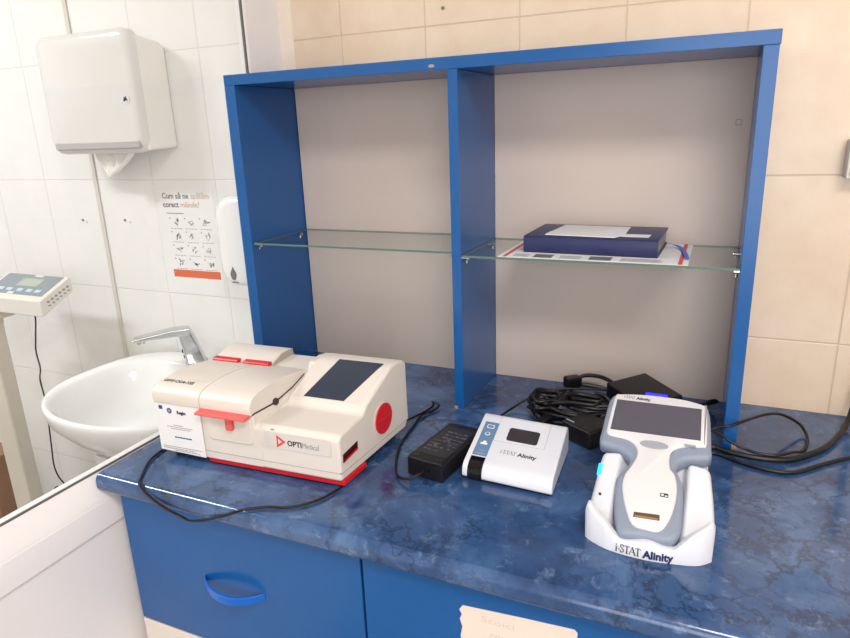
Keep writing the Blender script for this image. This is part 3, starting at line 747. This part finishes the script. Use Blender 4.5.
for x in (-.009, .009):
    bm = B(); cyl(bm, (x, .03, .017), (0, 1, 0), .0022, .018, 10); obj('prong', bm, 'steel', t, T=QM)

def coil(cx, cy, rx, ry, turns, z0, amp, ph=0, dz=.004, n=9, jit=.008):
    pts = []
    for k in range(turns*n):
        a = ph+2*PI*k/n; q = k/(turns*n)
        j = lambda: random.uniform(-jit, jit)
        pts.append((cx+(rx+j())*math.cos(a), cy+(ry+j())*math.sin(a), z0+dz*turns*q+abs(j())*amp))
    return pts
def clampz(p, r): return [(x, min(y, .19), max(z, r+.0006)) for x, y, z in p]
# bundle nearest the printer: cord folded and tied, with its plug
t = empty('mains_cord', (.68, .03, 0), 'folded black mains cord with plug heaped behind the small printer', 'cable')
p = [(.628, .052, .006), (.66, .085, .012), (.70, .085, .018), (.745, .075, .02), (.77, .045, .018), (.74, .02, .014), (.69, .015, .012), (.645, .02, .008), (.634, .045, .012), (.665, .07, .022), (.72, .07, .028), (.765, .06, .03), (.785, .03, .022), (.75, -.0, .012), (.69, -.012, .008), (.655, .0, .012), (.65, .03, .022), (.69, .052, .03), (.75, .05, .034), (.80, .065, .03)]
obj('cord', tube(B(), clampz(p, .0034), .0034, 8, 8), 'black_rubber', t)
p = coil(.705, .04, .07, .034, 5, .006, 1.2, .6, .0055, 9, .011)
obj('cord', tube(B(), clampz(p, .0036), .0036, 8, 6), 'black_rubber', t)
bm = B(); tube(bm, [(.632, .066, .008), (.622, .08, .012), (.627, .095, .016), (.644, .095, .02), (.65, .085, .02)], .0034, 8); obj('cord_end', bm, 'black_rubber', t)
p = coil(.662, .035, .03, .036, 3, .008, 1.6, 1.4, .009, 8, .009)
obj('cord', tube(B(), clampz(p, .0034), .0034, 8, 6), 'black_rubber', t)
p = coil(.745, .035, .045, .03, 3, .02, 1.2, 2.2, .006, 8, .010)
obj('cord', tube(B(), clampz(p, .0034), .0034, 8, 6), 'black_rubber', t)
QM2 = Matrix.Translation((.658, .083, .024)) @ Matrix.Rotation(math.radians(-25), 4, 'Z')
bm = loft(B(), [[(x, y*a, z*a) for y, z in rrect(-.011, .011, -.009, .009, .003)] for x, a in ((-.018, .45), (-.008, .8), (.006, 1), (.02, 1))]); pg = obj('plug', bm, 'black', t, T=QM2, sharp=40)
bm = B(); 
for y in (-.005, .005): cyl(bm, (.02, y, 0), (1, 0, 0), .0018, .014, 10)
obj('pin', bm, 'chrome', pg, T=QM2)
QM3 = Matrix.Translation((.672, -.028, .012)) @ Matrix.Rotation(math.radians(60), 4, 'Z')
bm = loft(B(), [[(x, y*a, z*a) for y, z in rrect(-.010, .010, -.010, .010, .003)] for x, a in ((-.02, .45), (-.01, .85), (.006, 1), (.016, 1))]); obj('connector', bm, 'black', t, T=QM3, sharp=40)
bm = B(); tube(bm, [(.648, .0, .006), (.64, .02, .02), (.645, .045, .032), (.66, .05, .03), (.665, .03, .012), (.655, .005, .004)], .003, 8, closed=True); obj('tie', bm, 'black_rubber', t)
# rear bundle with thick loop in front of the back board
t = empty('adapter_cord', (.73, .15, 0), 'thick black cord looped beside the tilted adapter against the back board', 'cable')
p = [(.655, .12, .005), (.675, .15, .008), (.69, .16, .024), (.71, .17, .036), (.745, .17, .037), (.775, .155, .03), (.80, .13, .016), (.81, .15, .006), (.775, .175, .006), (.735, .175, .012), (.70, .165, .016), (.69, .14, .008), (.73, .125, .006), (.79, .11, .006), (.85, .06, .006), (.89, .085, .007), (.9, .14, .007), (.86, .165, .006), (.82, .12, .012)]
obj('cord', tube(B(), clampz(p, .0042), .0042, 8, 8), 'black_rubber', t)
QM4 = Matrix.Translation((.688, .158, .024)) @ Matrix.Rotation(math.radians(40), 4, 'Z')
bm = B(); box(bm, -.017, .017, -.012, .012, -.012, .012); obj('plug', bm, 'black', t, T=QM4, bevel=.004)
bm = B(); tube(bm, [(.905, .09, .006), (.93, .11, .02), (.955, .135, .028), (.965, .155, .02), (.945, .165, .008), (.915, .15, .006)], .0038, 8); obj('cord_end', bm, 'black_rubber', t)
cable('printer_lead', [(.60, -.097, .02), (.585, -.07, .011), (.583, -.02, .0045), (.60, .03, .008), (.63, .056, .024), (.672, .078, .036), (.73, .088, .0405), (.79, .085, .046), (.83, .05, .046), (.86, .0, .03), (.87, -.05, .02)], .0022, 'thin black lead arching from the printer over the cable pile')
# right side loops
cable('dock_cable', [(.925, -.045, .03), (.96, -.0165, .041), (.985, -.0135, .0495), (1.01, .01, .053), (1.04, .05, .051), (1.065, .08, .043), (1.09, .1, .027), (1.107, .105, .0115), (1.112, .07, .0045), (1.10, .026, .0045), (1.082, -.003, .013), (1.058, -.024, .0135), (1.03, -.026, .0135), (1.012, -.019, .0145), (.99, -.0175, .0225), (.972, -.0165, .034), (.945, -.03, .045), (.925, -.05, .045)], .0026, 'thin black cable making the round loop right of the shelf unit')
cable('thick_cable', [(.93, -.03, .0055), (.9633, -.011, .0055), (.9897, -.0219, .0055), (1.0346, -.0272, .0055), (1.0789, -.0144, .0055), (1.1266, .0359, .0055), (1.158, .095, .006), (1.18, .15, .012), (1.192, .185, .04), (1.198, .2, .1), (1.2, .203, .2), (1.2, .203, .3)], .0048, 'thickest black cable curving up the wall at the right end of the loops')
cable('grey_black_cable', [(.93, -.055, .0036), (.9638, -.03, .0036), (1.0047, -.0486, .0036), (1.0478, -.06, .0036), (1.0832, -.0535, .0036), (1.1214, -.0157, .0036), (1.1714, .03, .0036), (1.24, .07, .0036), (1.34, .12, .0036)], .0032, 'black cable running flat along the worktop to the right, nearest the front')

# right wall box
t = empty('socket_box', (1.17, WALL, .437), 'pale plastic box on the beige tiles at the right edge', 'socket')
obj('box', box(B(), 1.127, 1.215, WALL-.035, WALL, .4385, .503), 'tile_plain' if 'tile_plain' in M else 'white_lam', t, bevel=.003)
obj('face_plate', box(B(), 1.132, 1.21, WALL-.038, WALL-.035, .443, .498), 'white_lam', t, bevel=.001)

# ------------------------------------------------------------------ sink room
t = dp = empty('towel_dispenser', (-.525, WALL, .5), 'white wall-mounted paper towel dispenser with pale grey front cover', 'dispenser')
bx0, bx1 = -.685, -.358
def side_prof(yf, top): return None
bm = B(); prism(bm, [(WALL, .52), (WALL, .762), (.2, .772), (.116, .786), (.114, .516)], bx0+.006, bx1, 'x'); obj('housing', bm, 'dispenser_side', t, bevel=.012, seg=4)
# front cover: bulged shell from rounded outlines that step forward
def cov(y, ins, dz=0): return [(x, y, z) for x, z in rrect(bx0+ins, bx1-ins*.55, .512+ins*.9, .80-ins*.8, max(.03-ins*.3, .012), 6)]
bm = loft(B(), [cov(.128, .001), cov(.114, 0), cov(.105, .002), cov(.098, .008), cov(.0945, .018), cov(.0925, .034)]); cvr = obj('front_cover', bm, 'dispenser_front', t, sharp=60)
bm = B(); prism(bm, rrect(bx0+.018, bx1-.008, .5225, .542, .006), .092, .11, 'y'); obj('bottom_strip', bm, 'dispenser_dark', cvr, bevel=.004)
bm = B(); cyl(bm, (-.388, .098, .6385), (0, -1, 0), .0125, .0065, 20); lk = obj('lock', bm, 'white', cvr)
bm = B(); prism(bm, [(-.3955, .6335), (-.391, .6445), (-.3885, .639), (-.386, .6455), (-.3805, .6325), (-.386, .6365), (-.39, .633)], .0908, .0916, 'y'); obj('lock_mark', bm, 'ink', lk)
bm = B(); rings = []
for z, x0_, x1_, y_ in ((.53, -.585, -.45, .145), (.505, -.583, -.445, .142), (.485, -.565, -.468, .139), (.465, -.548, -.498, .136), (.452, -.54, -.52, .135)):
    n = 10; f_ = [(x0_+(x1_-x0_)*k/n, y_+.006*math.sin(k*1.9), z+.004*math.sin(k*.9)) for k in range(n+1)]
    rings.append(f_+[(x, y+.0015, z2) for x, y, z2 in f_[::-1]])
tw = obj('paper_towel', loft(B(), rings), 'tissue', sharp=60); setp(tw, 'white paper towel tip hanging out of the towel dispenser', 'paper towel')

t = empty('soap_dispenser', (-.1, WALL, .19), 'white wall-mounted soap dispenser with a grey drop mark, half behind the blue unit', 'dispenser')
def sp(y, ins): return [(x, y, z) for x, z in rrect(-.171+ins, -.036-ins, .19+ins*.6, .408-ins*.6, .05-ins*.6, 8)]
bm = loft(B(), [sp(WALL, .004), sp(.13, .002), sp(.112, .001), sp(.103, .005), sp(.098, .014), sp(.095, .03)]); obj('body', bm, 'ceramic', t, sharp=60)
bm = B(); prism(bm, [(-.1255+.0085*math.sin(a)*(1 if math.cos(a) < 0 else (1-math.cos(a))**.9), .2235-.014*math.cos(a+PI)*1.2) for a in [2*PI*k/24 for k in range(24)]], .0935, .0965, 'y'); obj('drop_mark', bm, 'ink_grey', t)
bm = B()
for k in range(3): box(bm, -.133+.007*k, -.128+.007*k, .0945, .0995, .2, .2022)
obj('mark_text', bm, 'ink_grey', t)

t = ps = empty('hand_washing_poster', (-.37, WALL, .13), 'white hand-washing instruction poster with small drawings and orange bar', 'poster')
PO = basis((-.468, WALL-.0006, .125), (1, 0, 0), (0, 0, 1))
obj('sheet', prism(B(), [(0, 0), (.205, 0), (.205, .298), (0, .298)], -.0004, .0002, 'z'), 'paper', t, T=PO, smooth=False)
def tx(s, sz, x, y, m, b=0): obj('title_text', moved(text_bm(s, sz, b), Matrix.Translation((x, y, .0003))), m, t, T=PO, smooth=False)
tx('Cum să ne', .021, .026, .263, 'ink_grey', .0004); tx('spălăm', .021, .127, .263, 'ink_tan')
tx('corect', .021, .026, .24, 'ink_grey', .0005); tx('mâinile?', .021, .088, .24, 'ink_tan')
bm = B(); bar2(bm, .03, .196, .047, .068); obj('orange_bar', bm, 'ink_orange', t, T=PO)
def icon(bm, cx, cy, q):
    rn = random.Random(q); 
    for k in range(5):
        a = rn.uniform(0, PI); l = rn.uniform(.006, .014); px, py = cx+rn.uniform(-.008, .008), cy+rn.uniform(-.007, .007)
        d = Vector((math.cos(a), math.sin(a)))*l; n_ = Vector((-d.y, d.x)).normalized()*rn.choice((.0007, .0012, .002))
        p_ = Vector((px, py)); qs = [p_-d/2-n_, p_+d/2-n_, p_+d/2+n_, p_-d/2+n_]
        prism(bm, [tuple(v) for v in qs], .0002, .0004, 'z')
    for k in range(4): bar2(bm, cx-.022+.0105*k, cx-.014+.0105*k, cy-.0175, cy-.016, .0004)
    cyl(bm, (cx-.021, cy+.011, .0002), (0, 0, 1), .0022, .0002, 8)
for r in range(4):
    for c in range(3):
        bm = B(); icon(bm, .065+.052*c, .199-.037*r, r*3+c); obj('drawing', bm, 'poster_ink', t, T=PO, smooth=False)
bm = B(); bar2(bm, .034, .095, .2225, .2245, .0004); obj('caption', bm, 'ink_grey', t, T=PO)

# sink
SX, SY = -.315, -.02
def ring(sx, sy, oy, z, n=56):
    out = []
    for k in range(n):
        a = 2*PI*k/n; c, s = math.cos(a), math.sin(a)
        ex = 2.15 if s < 0 else 3.2
        r = (abs(c)**ex+abs(s)**ex)**(-1/ex)
        x, y = SX+.272*sx*r*c, SY+oy+.236*sy*r*s
        out.append((x, min(y, WALL-.001), z))
    return out
t = sk = empty('washbasin', (SX, .05, FLOOR), 'white ceramic washbasin on the tiled wall beyond the glass partition', 'sink')
Z0 = -.05
R = [ring(.3, .35, .05, Z0-.17), ring(.5, .55, .04, Z0-.165), ring(.72, .74, .03, Z0-.135), ring(.88, .88, .015, Z0-.09), ring(.965, .97, 0, Z0-.045), ring(.995, .995, 0, Z0-.018), ring(1, 1, 0, Z0-.008), ring(.99, .99, 0, Z0-.001), ring(.97, .97, 0, Z0),
     ring(.90, .83, -.03, Z0-.002), ring(.87, .80, -.03, Z0-.008), ring(.83, .76, -.03, Z0-.03), ring(.76, .68, -.03, Z0-.075), ring(.6, .54, -.03, Z0-.115), ring(.35, .33, -.03, Z0-.135), ring(.08, .08, -.03, Z0-.142)]
obj('basin', loft(B(), R), 'ceramic', t, sharp=70)
bm = B(); prism(bm, rrect(SX-.115, SX+.115, -.165, WALL, .05), FLOOR, Z0-.14, 'z'); obj('pedestal', bm, 'ceramic', t, bevel=.004)
bm = B(); cyl(bm, (SX, SY-.03, Z0-.1425), (0, 0, 1), .02, .003, 24); obj('drain', bm, 'chrome', t)
# tap
FX, FY = -.345, .155
t = empty('tap', (FX, FY, Z0), 'chrome sensor tap with a flat angled spout on the washbasin', 'tap')
TM = Matrix.Translation((FX, FY, Z0)) @ Matrix.Rotation(math.radians(-47), 4, 'Z')
bm = loft(B(), [[(x+ox, y+oy, z) for x, y in rrect(-.024*s, .024*s, -.026*s2, .026*s2, .008)] for z, s, s2, ox, oy in ((0, 1.1, 1.1, 0, 0), (.004, 1.0, 1.0, 0, 0), (.05, .92, .85, 0, -.01), (.08, .86, .75, 0, -.018), (.097, .85, .6, 0, -.022))])
obj('body', bm, 'chrome', t, T=TM, sharp=40)
bm = loft(B(), [[(x, y, z+zz) for x, zz in rrect(-.019*a, .019*a, -h, h, .003)] for y, z, a, h in ((-.008, .091, 1.1, .009), (-.05, .091, 1.1, .010), (-.10, .087, 1.05, .007), (-.142, .0835, 1.05, .005), (-.15, .082, 1, .004))])
obj('spout', bm, 'chrome', t, T=TM, sharp=40)
bm = B(); cyl(bm, (0, -.132, .081), (0, 0, -1), .010, .011, 20); obj('aerator', bm, 'chrome', t, T=TM)
bm = B()
for z in (.018, .034): cyl(bm, (0, -.024-.18*z, z), (0, -1, -.1), .0055, .004, 16)
obj('sensor', bm, 'black_gloss', t, T=TM)

# weighing scale: display on column
t = sca = empty('weighing_scale', (-1.03, .02, FLOOR), 'pale column weighing scale with grey display panel near the tiled wall', 'scale')
bm = B(); prism(bm, [(0, .086), (0, .131), (.1, .177), (.104, .172), (.104, .138), (.1, .134)], -.985, -.722, 'x'); hd = obj('display_head', bm, 'scale_grey', t, bevel=.003)
dn = Vector((0, .1, .046)).normalized(); DS = basis((-.985, 0, .1312), (1, 0, 0), dn)
obj('display_panel', prism(B(), rrect(.012, .247, .02, .107, .004), 0, .0006, 'z'), 'scale_panel', hd, T=DS)
obj('lcd', prism(B(), rrect(.098, .185, .056, .09, .003), .0006, .001, 'z'), 'scale_lcd', hd, T=DS)
bm = B(); prism(bm, rrect(.13, .165, .099, .106, .001), .0006, .001, 'z'); obj('panel_mark', bm, 'scale_grey', hd, T=DS)
obj('panel_mark', prism(B(), rrect(.1, .125, .02, .029, .001), .0006, .001, 'z'), 'scale_grey', hd, T=DS)
for k, x in enumerate((.045, .08, .125, .165, .2)):
    bm = B(); prism(bm, rrect(x, x+.022, .033, .045, .002), .0006, .0014, 'z'); obj('key', bm, 'scale_key', hd, T=DS)
bm = B(); 
for k in range(6): 
    box(bm, -.7219, -.7215, .02+.013*k, .028+.013*k, .122+.0055*k, .128+.0055*k); box(bm, -.7219, -.7215, .022+.013*k, .03+.013*k, .112+.0055*k, .116+.0055*k)
obj('side_label', bm, 'poster_ink', hd)
bm = B(); prism(bm, [(.0, FLOOR+.05), (.0, -.0), (-.004, .06), (-.01, .086), (.055, .086), (.045, .03), (.045, FLOOR+.05)], -1.05, -.968, 'x'); obj('column', bm, 'column', t, bevel=.006)
bm = B(); box(bm, -1.04, -.93, .005, .06, .06, .086); obj('bracket', bm, 'column', t, bevel=.004)
bm = B(); box(bm, -1.2, -.88, -.35, .1, FLOOR, FLOOR+.05); obj('platform', bm, 'scale_grey', t, bevel=.008)
o = cable('scale_cord', [(-.835, .05, .12), (-.845, .06, .06), (-.862, .06, -.0), (-.875, .06, -.05), (-.872, .06, -.1), (-.885, .06, -.14), (-.882, .06, -.2), (-.888, .06, -.27), (-.9, .06, -.36), (-.908, .06, -.44), (-.885, .06, -.485), (-.83, .06, -.51), (-.835, .06, -.54), (-.885, .06, -.545), (-.915, .06, -.51), (-.945, .06, -.55), (-.955, .06, -.66), (-.955, .06, -.75), (-.95, .06, -.856)], .0022, 'thin black cord', part_of=sca)
t = empty('wooden_board', (-1.3, .05, FLOOR), 'brown wooden board standing behind the scale column', 'board')
obj('board', box(B(), -1.39, -1.285, .08, .2, FLOOR, -.5), 'wood', t, bevel=.004)
def screw(x, z, label, grp):
    o = obj('wall_screw', cyl(B(), (x, WALL+.0005, z), (0, -1, 0), .0035, .0025, 12), 'ink_grey'); setp(o, label, 'screw', grp)
screw(-.766, .322, 'dark screw in the white tiles left of the vertical trim strip', 'screws in the sink room tiles')
screw(-.595, .3258, 'dark screw in the white tiles between trim strip and poster', 'screws in the sink room tiles')
for x, z, l in ((-.751, .3164, 'pale wall plug beside the screw left of the trim strip'), (-.577, .3206, 'pale wall plug beside the screw next to the poster')):
    o = obj('wall_plug', cyl(B(), (x, WALL+.0005, z), (0, -1, 0), .0028, .002, 12), 'trim'); setp(o, l, 'wall plug')
o = obj('wall_screw', cyl(B(), (.3942, WALL+.0005, .777), (0, -1, 0), .0035, .0025, 12), 'ink_grey'); setp(o, 'small dark screw in the beige tiles above the shelf unit', 'screw')

# ------------------------------------------------------------------ lamps
def lamp(x, y, sx, sy, power, col, m, label):
    t = empty('ceiling_lamp', (x, y, CEIL), label, 'lamp')
    bm = B(); prism(bm, [(x-sx-.02, y-sy-.02), (x+sx+.02, y-sy-.02), (x+sx+.02, y+sy+.02), (x-sx-.02, y+sy+.02)], CEIL-.03, CEIL, 'z'); obj('lamp_frame', bm, 'pvc', t)
    L = bpy.data.lights.new('panel_light', 'AREA'); L.shape = 'RECTANGLE'; L.size = 2*sx; L.size_y = 2*sy; L.energy = power; L.color = col
    o = bpy.data.objects.new('panel_light', L); C.objects.link(o); o.location = (0, 0, -.036); o.parent = t
lamp(1.5, -1.5, .5, .25, 34, (1, .95, .9), 'lamp', 'rectangular ceiling lamp of the worktop room')
lamp(-1.5, -1.0, .46, .09, 30, (.97, .985, 1), 'lamp_l', 'rectangular ceiling lamp of the sink room')
L = bpy.data.lights.new('fill_light', 'AREA'); L.shape = 'RECTANGLE'; L.size = 1.8; L.size_y = 1.3; L.energy = 22; L.color = (.93, .96, 1)
o = bpy.data.objects.new('fill_light', L); C.objects.link(o); o.location = (1.4, RY+.02, .5); o.rotation_euler = (PI/2, 0, 0)  # added soft fill from behind the camera; the front wall has no window
wd = bpy.data.worlds.new('world'); sc.world = wd; wd.use_nodes = True
wd.node_tree.nodes['Background'].inputs[0].default_value = (.9, .95, 1, 1); wd.node_tree.nodes['Background'].inputs[1].default_value = .3

# ------------------------------------------------------------------ camera
f, yaw, pitch, roll = 648.7894, -.4313, .2877, .0378
cx, cy, cz = .9404, -1.1191, .5479
fw = Vector((math.sin(yaw)*math.cos(pitch), math.cos(yaw)*math.cos(pitch), -math.sin(pitch)))
r0 = Vector((math.cos(yaw), -math.sin(yaw), 0)); d0 = fw.cross(r0)
r_ = math.cos(roll)*r0+math.sin(roll)*d0; dn_ = -math.sin(roll)*r0+math.cos(roll)*d0
cam = bpy.data.cameras.new('camera'); cam.sensor_width = 36; cam.lens = f/850*36; cam.clip_start = .02
co = bpy.data.objects.new('camera', cam); C.objects.link(co)
mw = Matrix((r_, -dn_, -fw)).transposed().to_4x4(); mw.translation = Vector((cx, cy, cz)); co.matrix_world = mw
sc.camera = co
sc.view_settings.view_transform = 'Standard'; sc.view_settings.look = 'None'; sc.view_settings.gamma = 1
sc.view_settings.use_curve_mapping = False
sc.view_settings.exposure = 0.1
